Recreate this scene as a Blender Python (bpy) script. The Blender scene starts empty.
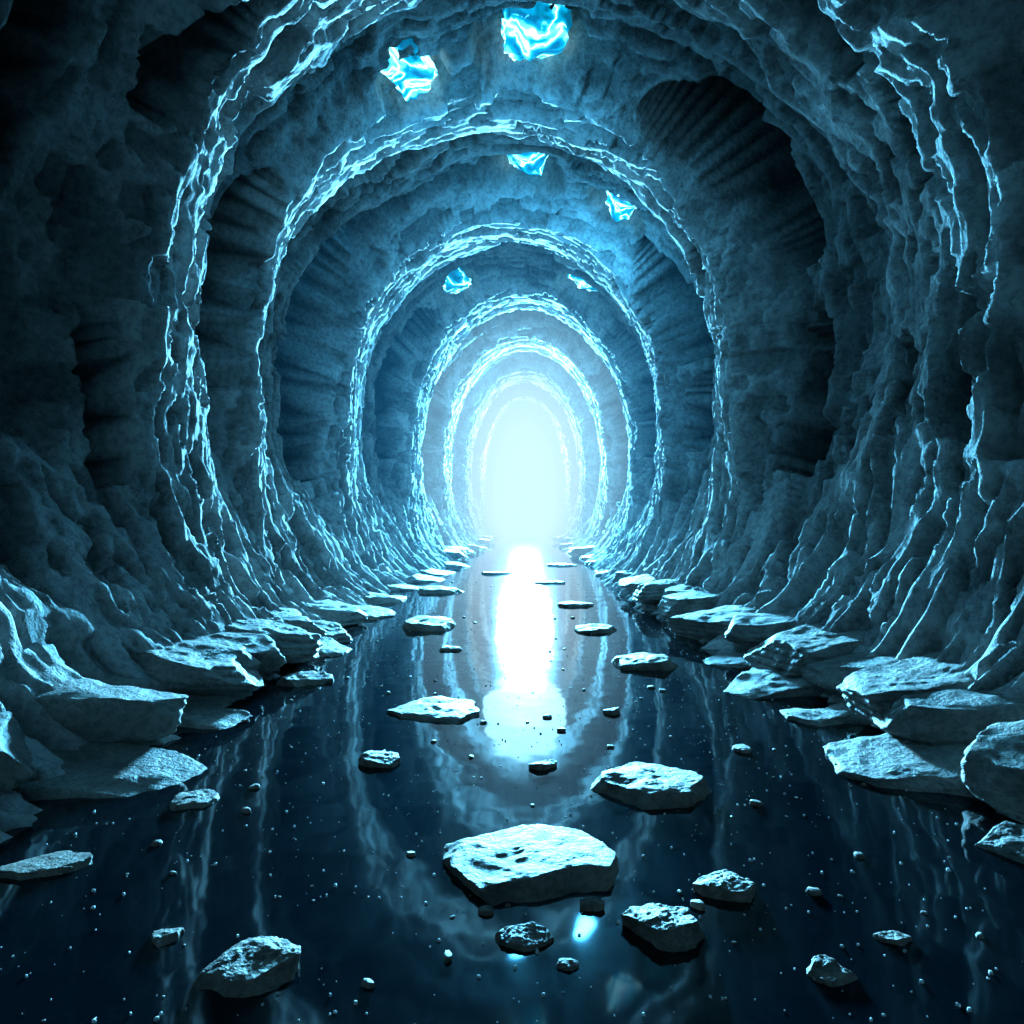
import bpy, math, random
import numpy as np
from mathutils import Vector
random.seed(7)
scene = bpy.context.scene

# ---------------------------------------------------------------- noise
def _h(ix, iy, iz, seed):
    n = (ix*374761393 + iy*668265263 + iz*2147483647 + seed*974711) & 0xffffffff
    n = ((n ^ (n >> 13)) * 1274126177) & 0xffffffff
    n = ((n ^ (n >> 15)) * 2246822519) & 0xffffffff
    n = n ^ (n >> 14)
    return (n & 0xffffff).astype(np.float64) / 0xffffff
def noise(x, y, z, seed=0):
    fx, fy, fz = np.floor(x), np.floor(y), np.floor(z)
    ix, iy, iz = fx.astype(np.int64), fy.astype(np.int64), fz.astype(np.int64)
    u, v, w = x-fx, y-fy, z-fz
    u = u*u*u*(u*(u*6-15)+10); v = v*v*v*(v*(v*6-15)+10); w = w*w*w*(w*(w*6-15)+10)
    def c(a, b, d): return _h(ix+a, iy+b, iz+d, seed)
    x00 = c(0,0,0)*(1-u)+c(1,0,0)*u; x10 = c(0,1,0)*(1-u)+c(1,1,0)*u
    x01 = c(0,0,1)*(1-u)+c(1,0,1)*u; x11 = c(0,1,1)*(1-u)+c(1,1,1)*u
    return ((x00*(1-v)+x10*v)*(1-w)+(x01*(1-v)+x11*v)*w)*2-1
def fbm(x, y, z, seed=0, o=4, g=.5):
    s = 0; a = 1; t = 0
    for i in range(o):
        s = s + a*noise(x, y, z, seed+i*17); t += a
        x, y, z = x*2.03, y*2.03, z*2.03; a *= g
    return s/t
def ridge(x, y, z, seed, o=2):
    s = 0; a = 1; t = 0
    for i in range(o):
        s = s + a*(1-np.minimum(1, np.abs(noise(x, y, z, seed+i*13))*2.2)); t += a
        x, y, z = x*2.1, y*2.1, z*2.1; a *= .5
    return s/t
def sst(a, b, x):
    t = np.clip((x-a)/(b-a), 0, 1); return t*t*(3-2*t)

def make_obj(name, verts, quads, mat, smooth=True):
    me = bpy.data.meshes.new(name)
    k = quads.shape[1]
    me.vertices.add(len(verts)); me.vertices.foreach_set("co", verts.astype(np.float32).ravel())
    me.loops.add(quads.size); me.loops.foreach_set("vertex_index", quads.astype(np.int32).ravel())
    me.polygons.add(len(quads))
    me.polygons.foreach_set("loop_start", np.arange(0, quads.size, k, dtype=np.int32))
    me.polygons.foreach_set("loop_total", np.full(len(quads), k, dtype=np.int32))
    me.update(calc_edges=True); me.validate()
    me.polygons.foreach_set("use_smooth", np.full(len(me.polygons), smooth))
    me.materials.append(mat)
    ob = bpy.data.objects.new(name, me); scene.collection.objects.link(ob)
    return ob

# ---------------------------------------------------------------- materials
def new_mat(name):
    m = bpy.data.materials.new(name); m.use_nodes = True
    nt = m.node_tree; nt.nodes.clear()
    return m, nt, nt.nodes, nt.links
def rock_mat(name, c1, c2, c3, rough=.75, bump=.03, scale=1.0, wet=False, hollow_shade=False):
    m, nt, N, L = new_mat(name)
    out = N.new('ShaderNodeOutputMaterial')
    if wet:
        b = N.new('ShaderNodeBsdfPrincipled'); b.inputs['Roughness'].default_value = rough; ci = b.inputs['Base Color']
        b.inputs['Specular IOR Level'].default_value = .3
    else:
        b = N.new('ShaderNodeBsdfDiffuse'); ci = b.inputs['Color']
    L.new(b.outputs[0], out.inputs[0])
    tc = N.new('ShaderNodeTexCoord')
    n1 = N.new('ShaderNodeTexNoise'); n1.inputs['Scale'].default_value = 1.3*scale; n1.inputs['Detail'].default_value = 4; n1.inputs['Roughness'].default_value = .62
    L.new(tc.outputs['Object'], n1.inputs['Vector'])
    cr = N.new('ShaderNodeValToRGB'); e = cr.color_ramp.elements
    e[0].position = .34; e[0].color = (*c1, 1); e[1].position = .66; e[1].color = (*c3, 1)
    k = e.new(.48); k.color = (*c2, 1)
    L.new(n1.outputs['Fac'], cr.inputs['Fac'])
    n2 = N.new('ShaderNodeTexNoise'); n2.inputs['Scale'].default_value = 13*scale; n2.inputs['Detail'].default_value = 4; n2.inputs['Roughness'].default_value = .68
    L.new(tc.outputs['Object'], n2.inputs['Vector'])
    mx = N.new('ShaderNodeMix'); mx.data_type = 'RGBA'; mx.blend_type = 'MULTIPLY'; mx.inputs['Factor'].default_value = .5
    cr2 = N.new('ShaderNodeValToRGB'); e = cr2.color_ramp.elements
    e[0].position = .38; e[0].color = (.3, .3, .3, 1); e[1].position = .56; e[1].color = (1, 1, 1, 1)
    L.new(n2.outputs['Fac'], cr2.inputs['Fac'])
    L.new(cr.outputs[0], mx.inputs['A']); L.new(cr2.outputs[0], mx.inputs['B'])
    last = mx.outputs['Result']
    if hollow_shade:   # shade painted into the rock colour: ribs stay pale, hollows darken
        at = N.new('ShaderNodeAttribute'); at.attribute_name = 'hollow_shade'
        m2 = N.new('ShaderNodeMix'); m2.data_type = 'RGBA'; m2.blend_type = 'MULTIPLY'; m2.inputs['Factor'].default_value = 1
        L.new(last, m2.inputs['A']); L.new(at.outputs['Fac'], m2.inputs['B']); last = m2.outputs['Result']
    L.new(last, ci)
    bp = N.new('ShaderNodeBump'); bp.inputs['Strength'].default_value = 1; bp.inputs['Distance'].default_value = bump
    L.new(n2.outputs['Fac'], bp.inputs['Height']); L.new(bp.outputs[0], b.inputs['Normal'])
    return m
m_cave = rock_mat("cave_rock", (.28,.275,.275), (.43,.425,.42), (.55,.545,.54), .8, .045, 1.0, hollow_shade=True)
m_slab = rock_mat("slab_rock", (.15,.135,.125), (.23,.21,.195), (.32,.295,.27), .65, .03, 1.6, True)
m_stone = rock_mat("stone_rock", (.12,.085,.065), (.20,.15,.12), (.29,.225,.185), .6, .014, 3.0, True)

def water_mat():
    m, nt, N, L = new_mat("still_water")
    out = N.new('ShaderNodeOutputMaterial'); b = N.new('ShaderNodeBsdfPrincipled')
    L.new(b.outputs[0], out.inputs[0])
    b.inputs['Base Color'].default_value = (.002,.005,.008,1)
    b.inputs['Roughness'].default_value = .055
    b.inputs['IOR'].default_value = 1.55
    tc = N.new('ShaderNodeTexCoord')
    n = N.new('ShaderNodeTexNoise'); n.inputs['Scale'].default_value = 1.6; n.inputs['Detail'].default_value = 2
    L.new(tc.outputs['Object'], n.inputs['Vector'])
    bp = N.new('ShaderNodeBump'); bp.inputs['Distance'].default_value = .012; bp.inputs['Strength'].default_value = .45
    L.new(n.outputs['Fac'], bp.inputs['Height']); L.new(bp.outputs[0], b.inputs['Normal'])
    return m
m_water = water_mat()

def crystal_mat():
    m, nt, N, L = new_mat("glowing_crystal_ice")
    out = N.new('ShaderNodeOutputMaterial'); b = N.new('ShaderNodeBsdfPrincipled')
    L.new(b.outputs[0], out.inputs[0])
    b.inputs['Base Color'].default_value = (.01,.12,.2,1); b.inputs['Roughness'].default_value = .12
    tc = N.new('ShaderNodeTexCoord')
    n0 = N.new('ShaderNodeTexNoise'); n0.inputs['Scale'].default_value = 1.5; n0.inputs['Detail'].default_value = 2.5
    n0.inputs['Distortion'].default_value = .8
    L.new(tc.outputs['Object'], n0.inputs['Vector'])
    sb = N.new('ShaderNodeMath'); sb.operation = 'SUBTRACT'; sb.inputs[1].default_value = .5; L.new(n0.outputs['Fac'], sb.inputs[0])
    ab = N.new('ShaderNodeMath'); ab.operation = 'ABSOLUTE'; L.new(sb.outputs[0], ab.inputs[0])
    cr = N.new('ShaderNodeValToRGB'); e = cr.color_ramp.elements
    e[0].position = 0; e[0].color = (.8,1,1,1); e[1].position = .13; e[1].color = (0,.05,.10,1)
    k = e.new(.014); k.color = (.12,.8,1,1); k = e.new(.045); k.color = (0,.20,.36,1)
    L.new(ab.outputs[0], cr.inputs['Fac'])
    L.new(cr.outputs[0], b.inputs['Emission Color']); b.inputs['Emission Strength'].default_value = 3.0
    return m
m_crys = crystal_mat()

# ---------------------------------------------------------------- cave tunnel
# ribs: (centre y, half thickness, half width, apex height, x shift)
ribs = [(-3.5,.8,4.0,7.6,0),(.6,.7,3.95,7.4,0),(3.4,.5,3.85,7.3,.0),(6.95,.95,3.6,7.4,.03),(10.5,.8,3.45,7.5,-.35),(15.9,1.5,3.45,7.9,-.45),(22.2,1.9,3.4,8.3,0),
        (29.,2.2,3.2,8.7,0),(37,2.6,3.0,9.0,0),(46,3.2,2.75,9.2,0),(57,4.,2.6,9.4,0),(70,5.,2.5,9.6,0),(84,5.,2.5,9.8,0),(100,4,2.5,9.8,0)]
rb = np.array(ribs)
ZC = 3.8
ys = [-5.0]
while ys[-1] < 95:
    y = ys[-1]
    ys.append(y + (.06 if y < 3 else max(.027, .0042*y)))
ys = np.array(ys); NT = 940
th = -math.pi/2 + 2*math.pi*np.arange(NT)/NT
Y, T = np.meshgrid(ys, th, indexing='ij')
ct, st = np.cos(T), np.sin(T)
ax, az = ct*4, st*4.6
side = sst(-.80, -.15, st)
lean = np.interp(Y, [3, 5.5, 7.2, 9.6, 11, 14.5], [0, .8, .8, -.65, -.65, 0])
Yw = Y + lean*ct + .34*noise(ax*.35+5, az*.35, Y*.12, 3) + .12*noise(ax*1.1, az*1.1, Y*.4, 4) + .04*noise(ax*3, az*3, Y*1.2, 5)
W = np.interp(Yw, rb[:,0], rb[:,2]); H = np.interp(Yw, rb[:,0], rb[:,3]); CX = np.interp(Yw, rb[:,0], rb[:,4])
inr = np.zeros_like(Y); tap = np.zeros_like(Y)
for i, (yc, hw, *_r) in enumerate(ribs):
    d = (Yw-yc)
    hwv = hw*(1+.22*noise(ax*.5, az*.5, Y*0+i*7.7, 9))
    gap = (yc-hw)-(ribs[i-1][0]+ribs[i-1][1]) if i else 1.5
    ef = max(.45, gap*.45); eb = .28+.012*yc
    m = np.where(d < 0, 1-sst(0, 1, (-d-hwv)/ef), 1-sst(0, 1, (d-hwv)/eb))
    inr = np.maximum(inr, m)
    sl = min(.24, .8*3.4/max(yc, 3))
    core = 1-sst(0, 1, (np.abs(d)-hwv)/(eb*1.5))
    tap += core*(sl*np.clip(d, -hw*1.3, hw*1.3) + .04*np.minimum(2, (d/hw)**2))
A = (.50+.18*noise(ax*.5, az*.5, Y*.2, 8))*side*(1-.3*sst(.75, 1, st))
b_up = H-ZC; b_lo = 4.1
b = np.where(st > 0, b_up, b_lo)
p = 2+1.2*(1-sst(-.5, .2, st))
R = ((np.abs(ct)/W)**p+(np.abs(st)/b)**p)**(-1/p)
D = A*(1-inr) + tap*side
wy = Y + .5*noise(ax*.3, az*.3, Y*.3, 15) + .10*noise(ax*1.1, az*1.1, Y*1.3, 16)
up = sst(-1.0, -.75, st)
amp = .35+.65*up
D -= amp*(.13*(ridge(ax*.24, az*.24, wy*.75, 21)-.5) + .075*(ridge(ax*.55, az*.55, wy*2.0, 25)-.5) + .05*(ridge(ax*1.2, az*1.2, wy*4.8, 29)-.5) + .022*(ridge(ax*2.5, az*2.5, wy*11, 31, 1)-.5))
D += .03*fbm(ax*2.2, az*2.2, Y*2.2, 45, 3)
cav = np.zeros_like(Y)
pn = noise(ax*.65, az*.65, wy*3.0, 61); q = sst(.44, .60, pn)*up; D += .22*q; cav = np.maximum(cav, q*.6)
pn = noise(ax*1.5, az*1.5, wy*5.5, 67); q = sst(.30, .44, pn)*up; D += .15*q; cav = np.maximum(cav, q*.75)
pn = noise(ax*2.6, az*2.6, wy*9.0, 69); q = sst(.30, .42, pn)*up; D += .09*q; cav = np.maximum(cav, q*.7)
pn = noise(ax*4.5, az*4.5, wy*13, 71); q = sst(.30, .44, pn)*up; D += .04*q; cav = np.maximum(cav, q*.5)
P3x, P3z = ct*R, st*R
alc = [(-1,12.9,4.7,.68,2.3,2.4),(-1,8.85,4.6,.22,1.3,1.3),(-1,6.2,2.7,.12,.8,.7),(-1,5.3,4.2,.30,1.8,1.2),(-1,19.4,5.2,.62,1.9,2.0),
       (-1,25.6,5.,.7,1.8,1.8),(-1,3.9,4.6,.3,1.2,.7),(-1,6.3,5.8,.2,.6,.7),(-1,9.9,2.9,.15,.45,.5),(-1,7.6,3.6,.13,.5,.5),
       (1,9.45,5.9,.52,1.1,2.4),(1,9.35,3.3,.40,1.05,2.2),(1,6.9,2.9,.2,.5,.9),(1,5.9,2.9,.2,.7,.8),(1,6.6,6.2,.16,.5,.7),(1,7.9,2.7,.2,.45,.9),(1,6.3,5.0,.16,.5,.7),
       (1,13.6,5.6,.5,1.05,2.0),(1,13.6,3.6,.36,.7,1.8),(1,19.4,5.,.62,1.7,2.0),(1,25.6,5.,.7,1.8,1.6),(1,4.6,4.4,.3,1.2,.8),(1,10.9,3.4,.14,.4,.5)]
for sd, ay, az_, hw, hh, dp in alc:
    mwin = (np.sign(ct) == sd)
    zz = P3z+ZC - az_; yy = Y-ay + .22*hw*noise(P3z*1.1, Y*.3, ct, 77)
    wloc = hw*np.where(zz > 0, np.sqrt(np.clip(1-(zz/hh)**2, 0.0001, 1)), np.clip(1-.25*(-zz/hh)**2, .3, 1))
    dy = np.abs(yy)/wloc; dz = np.abs(zz)/hh
    q = (1-sst(.90, 1.06, dy))*(1-sst(.94, 1.03, dz))*mwin
    D += dp*q
    q2 = (1-sst(1.0, 1.09, dy))*(1-sst(1., 1.05, dz))*mwin
    cav = np.maximum(cav, q2*1.3)
crys = [(110,9.3,.28),(86,9.15,.36),(127,12.95,.30),(84.5,13.05,.42),(58.5,13.2,.32),(113,19.4,.34),(67,19.5,.38),(115,26.,.36)]
for a, cy, cr in crys:
    a = math.radians(a)
    dd = np.sqrt(((Y-cy)/(cr*1.55))**2 + ((T-a)*R/(cr*2.0))**2)
    q = 1-sst(.75, 1.02, dd + .35*noise(ax*1.5,az*1.5,Y*2,91))
    D += .42*q; cav = np.maximum(cav, q*.6)
Rf = R + D
X = CX + ct*Rf
Z = ZC + st*Rf
V = np.stack([X, Y + .08*fbm(P3x*1.2, Y*1.2, P3z*1.2, 121, 3), Z], -1)
ny = len(ys)
ii = np.arange(ny*NT).reshape(ny, NT)
a0 = ii[:-1, :]; a1 = ii[1:, :]
Q = np.stack([a0, np.roll(a0, -1, 1), np.roll(a1, -1, 1), a1], -1).reshape(-1, 4)
cave = make_obj("cave_tunnel", V.reshape(-1, 3), Q, m_cave)
hollow_shade = (.50+.50*np.maximum(inr, 1-side))*np.clip(1-.65*cav, .12, 1)  # painted shade factor: darkens recesses, pits, alcoves and crystal sockets
at = cave.data.attributes.new('hollow_shade', 'FLOAT', 'POINT')
at.data.foreach_set('value', hollow_shade.astype(np.float32).ravel())

def shell_point(adeg, y):
    i = int(np.argmin(abs(ys-y))); j = int(np.argmin(abs(((th-math.radians(adeg)+math.pi) % (2*math.pi))-math.pi)))
    return V[i, j]
low = V.reshape(-1, 3); low = low[low[:, 2] < 1.6]
def bank_z(x, y):
    k = np.argmin((low[:, 0]-x)**2+(low[:, 1]-y)**2); return float(low[k, 2])

# ---------------------------------------------------------------- water
wv = np.array([[-6,-6,0],[6,-6,0],[6,120,0],[-6,120,0]], float)
make_obj("water", wv, np.array([[0,1,2,3]]), m_water, False)

# ---------------------------------------------------------------- rocks
import bmesh
def ico(sub):
    bm = bmesh.new(); bmesh.ops.create_icosphere(bm, subdivisions=sub, radius=1)
    v = np.array([p.co[:] for p in bm.verts]); f = np.array([[q.index for q in p.verts] for p in bm.faces]); bm.free()
    return v, f
ICO4, ICO5, ICO6 = ico(4), ico(5), ico(6)
def rock_verts(base, w, l, h, seed, rot=0, nplanes=16, detail=.018, layered=False):
    rs = np.random.RandomState(seed)
    v = base.copy()
    for i in range(nplanes):
        an = 2*math.pi*(i+rs.rand()*.9)/nplanes
        n = np.array([math.cos(an), math.sin(an), rs.uniform(-.1, .6)]); n /= np.linalg.norm(n)
        d = rs.uniform(.62, .92)
        t = np.maximum(0, v@n-d); v = v - t[:, None]*n
    for i in range(4):
        n = np.array([rs.uniform(-.22,.22), rs.uniform(-.22,.22), 1.]); n /= np.linalg.norm(n)
        d = rs.uniform(.42, .58); t = np.maximum(0, v@n-d); v = v - t[:, None]*n*.97
    v[:, :2] /= np.abs(v[:, :2]).max(0); v[:, 2] /= v[:, 2].max()
    v = v*np.array([w/2, l/2, h])
    o = rs.rand(3)*50
    sc = 1.6/max(w, l)
    q = v*sc*1.0+o
    m = min(w, l)
    nn = fbm(q[:, 0]*2, q[:, 1]*2, q[:, 2]*2, seed, 4)
    n3 = fbm(q[:, 0]*6, q[:, 1]*6, q[:, 2]*6, seed+5, 4, .55)
    v[:, 0] += nn*m*.09; v[:, 1] += fbm(q[:, 1]*2, q[:, 2]*2, q[:, 0]*2, seed+3, 4)*m*.09
    v[:, 2] += (nn*.18+n3*.09)*h
    nrm = v/np.linalg.norm(v, axis=1)[:, None]
    v += nrm*(n3*detail*m)[:, None]
    if layered:
        zz = v[:, 2]/h*2.2 + .9*nn; kk = np.floor(zz)
        rad = 1-.03*sst(.3, 0, np.abs(zz-kk-.5))
        v[:, :2] *= rad[:, None]
    c, s_ = math.cos(rot), math.sin(rot)
    x, y = v[:, 0]*c-v[:, 1]*s_, v[:, 0]*s_+v[:, 1]*c
    return np.stack([x, y, v[:, 2]], 1)
def add_rock(name, x, y, w, l, h, seed, z=0, rot=0, mat=None, big=False, layered=False, np_=14, tilt=(0,0)):
    bv, bf = ICO6 if big else ICO5
    v = rock_verts(bv, w, l, h, seed, 0, np_, layered=layered)
    ob = make_obj(name, v, bf, mat or m_stone)
    ob.location = (x, y, z); ob.rotation_euler = (tilt[0], tilt[1], rot)
    return ob
stones = [(.0,2.98,.92,.72,.07),(.69,3.78,.70,.62,.075),(-.90,2.27,.38,.30,.055),(.48,2.5,.32,.22,.08),(.81,2.78,.28,.22,.05),(0,2.43,.22,.15,.035),
 (-.69,5.25,.72,.75,.05),(-.86,4.16,.31,.24,.06),(-2.0,6.2,.5,.5,.07),(-1.32,9.3,.9,1.,.12),(1.2,6.97,.75,.7,.1),(.93,9.07,.65,.6,.07),
 (-1.74,3.58,.29,.24,.03),(-2.04,2.9,.38,.26,.03),(-1.28,2.42,.13,.11,.022),(1.31,2.46,.14,.09,.02),(1.0,2.27,.18,.14,.03),(.11,4.11,.17,.13,.04),
 (.26,2.64,.11,.08,.03),(.14,2.29,.09,.06,.02),(-1.75,13.7,1.2,1.1,.1),(-.85,7.7,.3,.25,.04),(.85,11.6,.7,.6,.06),(.67,5.25,.16,.14,.04),
 (1.4,4.43,.17,.14,.03),(.5,15.5,.8,.7,.05),(-.8,18.,1.,.9,.06),(1.1,21,1.,.9,.07)]
for i, (x, y, w, l, h) in enumerate(stones):
    add_rock("stone", x, y, w, l, h, 100+i*13, z=-h*.12, rot=random.uniform(-.35,.35), big=(i < 7), np_=(7 if i in (0,1,3,6) else 10))
slabs = [(-2.5,3.9,1.9,.85,.11),(-2.95,6.9,1.7,1.2,.14),(-2.9,5.6,1.5,.9,.12),(-3.4,4.8,1.7,1.1,.13),(-2.7,8.4,1.3,1.1,.12),(-2.5,10.4,1.3,1.2,.12),(-3.1,7.9,1.4,1.2,.12),
 (2.45,6.1,1.7,1.1,.12),(2.5,4.15,1.85,1.2,.14),(2.35,3.08,.7,.45,.09),(3.2,6.5,1.6,1.3,.13),(3.2,5.0,1.5,1.0,.13),(2.75,8.4,1.8,1.3,.13),(2.6,11.2,1.4,1.3,.13),(-3.4,3.6,1.4,.8,.12),(3.5,3.5,1.3,.9,.13),
 (-2.6,12.2,1.4,1.4,.12),(2.6,9.8,1.4,1.1,.12),(3.0,7.5,1.4,1.1,.12),(-3.1,6.2,1.3,.9,.12),(2.7,5.2,1.3,.8,.10),(-2.9,9.6,1.3,1.2,.12),(2.9,10.5,1.2,1.4,.12),
 (-3.1,4.35,1.5,.7,.11),(-3.5,5.9,1.4,1.0,.12),(3.1,4.4,1.4,.8,.12),(3.5,5.7,1.3,1.0,.12),(-2.3,5.0,.8,.5,.07),(2.15,5.15,.7,.45,.07),(2.2,7.1,.9,.7,.08),(-2.35,7.6,.9,.7,.08)]
rs = np.random.RandomState(5)
for i in range(26):
    y = 12.5+i*1.1+rs.rand(); sd = -1 if i % 2 else 1
    slabs.append((sd*(2.2+rs.rand()*.4), y, rs.uniform(.9,1.6), rs.uniform(.9,1.7), rs.uniform(.07,.12)))
for i, (x, y, w, l, h) in enumerate(slabs):
    zb = bank_z(x, y)
    while zb > .38 and abs(x) > 2.3:       # slide down the bank until it can rest there
        x *= .97; zb = bank_z(x, y)
    slope = (bank_z(x+(.35 if x > 0 else -.35), y)-bank_z(x-(.35 if x > 0 else -.35), y))/.7
    slope = min(.13, max(0, slope)*.5)
    add_rock("rock_slab", x, y, w, l, h, 900+i*7, z=max(-.02, zb-.3*h), rot=random.uniform(-.3,.3), mat=m_slab, big=(i < 14), layered=True, np_=9, tilt=(random.uniform(-.02,.03), math.atan(slope)*(1 if x < 0 else -1)))

def scatter(name, n, smin, smax, flat, mat, seed, xr=2.2, y0=1.9, y1=16, p=1.6, sub=2):
    rs = np.random.RandomState(seed); vs = []; fs = []; o = 0
    bv, bf = ico(sub)
    for i in range(n):
        y = y0+(y1-y0)*rs.rand()**p; x = rs.uniform(-xr, xr)
        sz = smin+(smax-smin)*rs.rand()**3
        v = rock_verts(bv, sz, sz*rs.uniform(.5,.9), sz*flat, i+seed, rs.rand()*6, 8, detail=.0)
        v = v+np.array([x, y, 0]); vs.append(v); fs.append(bf+o); o += len(bv)
    return make_obj(name, np.concatenate(vs), np.concatenate(fs), mat)
scatter("pebbles", 240, .014, .08, .28, m_stone, 3000)
m_fleck = rock_mat("pale_fleck", (.6,.62,.63), (.7,.72,.73), (.8,.8,.8), .5, .002, 8)
scatter("floating_flecks", 1900, .005, .019, .5, m_fleck, 4000, p=1.3, y1=12, sub=1)

# ---------------------------------------------------------------- crystals
for i, (a, cy, cr) in enumerate(crys):
    pnt = shell_point(a, cy)
    v = rock_verts(ICO4[0], 2, 2, 1, 5000+i, 0, 9, detail=.10)
    n = fbm(v[:,0]*1.4+i*9, v[:,1]*1.4, v[:,2]*1.4, 55, 3)
    v = v*(1+.35*n[:, None])*cr*np.array([1.75, 1.35, .8])
    ob = make_obj("glowing_crystal", v, ICO4[1], m_crys)
    ar = math.radians(a); out = Vector((math.cos(ar), 0, math.sin(ar)))
    ob.location = Vector(pnt) - out*.12
    ob.rotation_mode = 'QUATERNION'; ob.rotation_quaternion = (-out).to_track_quat('Z', 'Y')
    if i < 5:
        L = bpy.data.lights.new("crystal_glow", 'POINT'); L.energy = [60,60,230,90,130][i]; L.color = (.06,.52,1); L.shadow_soft_size = .15
        lo = bpy.data.objects.new("crystal_glow", L); lo.location = Vector(pnt)-out*([1.6,1.6,1.6,2.0,1.6][i]); scene.collection.objects.link(lo)

# ---------------------------------------------------------------- mist volumes
def mist(name, y0, y1, sigma, Lr):
    m, nt, N, Lk = new_mat(name)
    out = N.new('ShaderNodeOutputMaterial'); e = N.new('ShaderNodeEmission'); a = N.new('ShaderNodeVolumeAbsorption'); ad = N.new('ShaderNodeAddShader')
    e.inputs['Color'].default_value = (*Lr, 1); e.inputs['Strength'].default_value = sigma
    a.inputs['Color'].default_value = (0,0,0,1); a.inputs['Density'].default_value = sigma
    Lk.new(e.outputs[0], ad.inputs[0]); Lk.new(a.outputs[0], ad.inputs[1]); Lk.new(ad.outputs[0], out.inputs['Volume'])
    v = np.array([[x, y, z] for x in (-7,7) for y in (y0,y1) for z in (-2,14)], float)
    q = np.array([[0,1,3,2],[4,6,7,5],[0,4,5,1],[2,3,7,6],[0,2,6,4],[1,5,7,3]])
    return make_obj(name, v, q, m, False)
mist("glowing_mist", 12, 22, .018, (.02,.36,.85))
mist("glowing_mist", 22.5, 34, .070, (.55,1.08,1.38))
mist("glowing_mist", 34.5, 98, .115, (1.12,1.22,1.3))

# ---------------------------------------------------------------- lights
def spot(x, y, z, tx, ty, tz, e, c, r, ang, blend=1.0):
    L = bpy.data.lights.new("added_spot", 'SPOT'); L.energy = e; L.color = c; L.shadow_soft_size = r  # added lamp on the tunnel axis, lights rib crests and water
    L.spot_size = math.radians(ang); L.spot_blend = blend
    o = bpy.data.objects.new("added_spot", L); o.location = (x, y, z)
    o.rotation_euler = Vector((tx-x, ty-y, tz-z)).to_track_quat('-Z', 'Y').to_euler(); scene.collection.objects.link(o)
spot(0, 20, 4.3, 0, 0, 3.8, 420, (.3,.72,1.0), 1.2, 95)
spot(0, 39, 5.0, 0, 0, 4.2, 2300000, (.12,.60,1.0), 1.5, 56)
spot(0, 54, 5.0, 0, 0, 4.6, 5000000, (.40,.80,1.0), 1.3, 42)

# ---------------------------------------------------------------- world
w = bpy.data.worlds.new("World"); scene.world = w; w.use_nodes = True
nt = w.node_tree; bg = nt.nodes['Background']
sky = nt.nodes.new('ShaderNodeTexSky'); sky.sky_type = 'NISHITA'; sky.sun_disc = False
sky.sun_elevation = math.radians(4); sky.sun_rotation = math.radians(0)
nt.links.new(sky.outputs[0], bg.inputs[0]); bg.inputs[1].default_value = .008

cd = bpy.data.cameras.new("camera"); cd.lens = 24; cd.sensor_width = 36; cd.clip_end = 500; cd.clip_start = .05
co = bpy.data.objects.new("camera", cd); scene.collection.objects.link(co)
co.location = (0, 0, 1.5); co.rotation_euler = (math.radians(90.4), 0, math.radians(1.09))
scene.camera = co
scene.view_settings.view_transform = 'Standard'; scene.view_settings.look = 'None'; scene.view_settings.exposure = 0
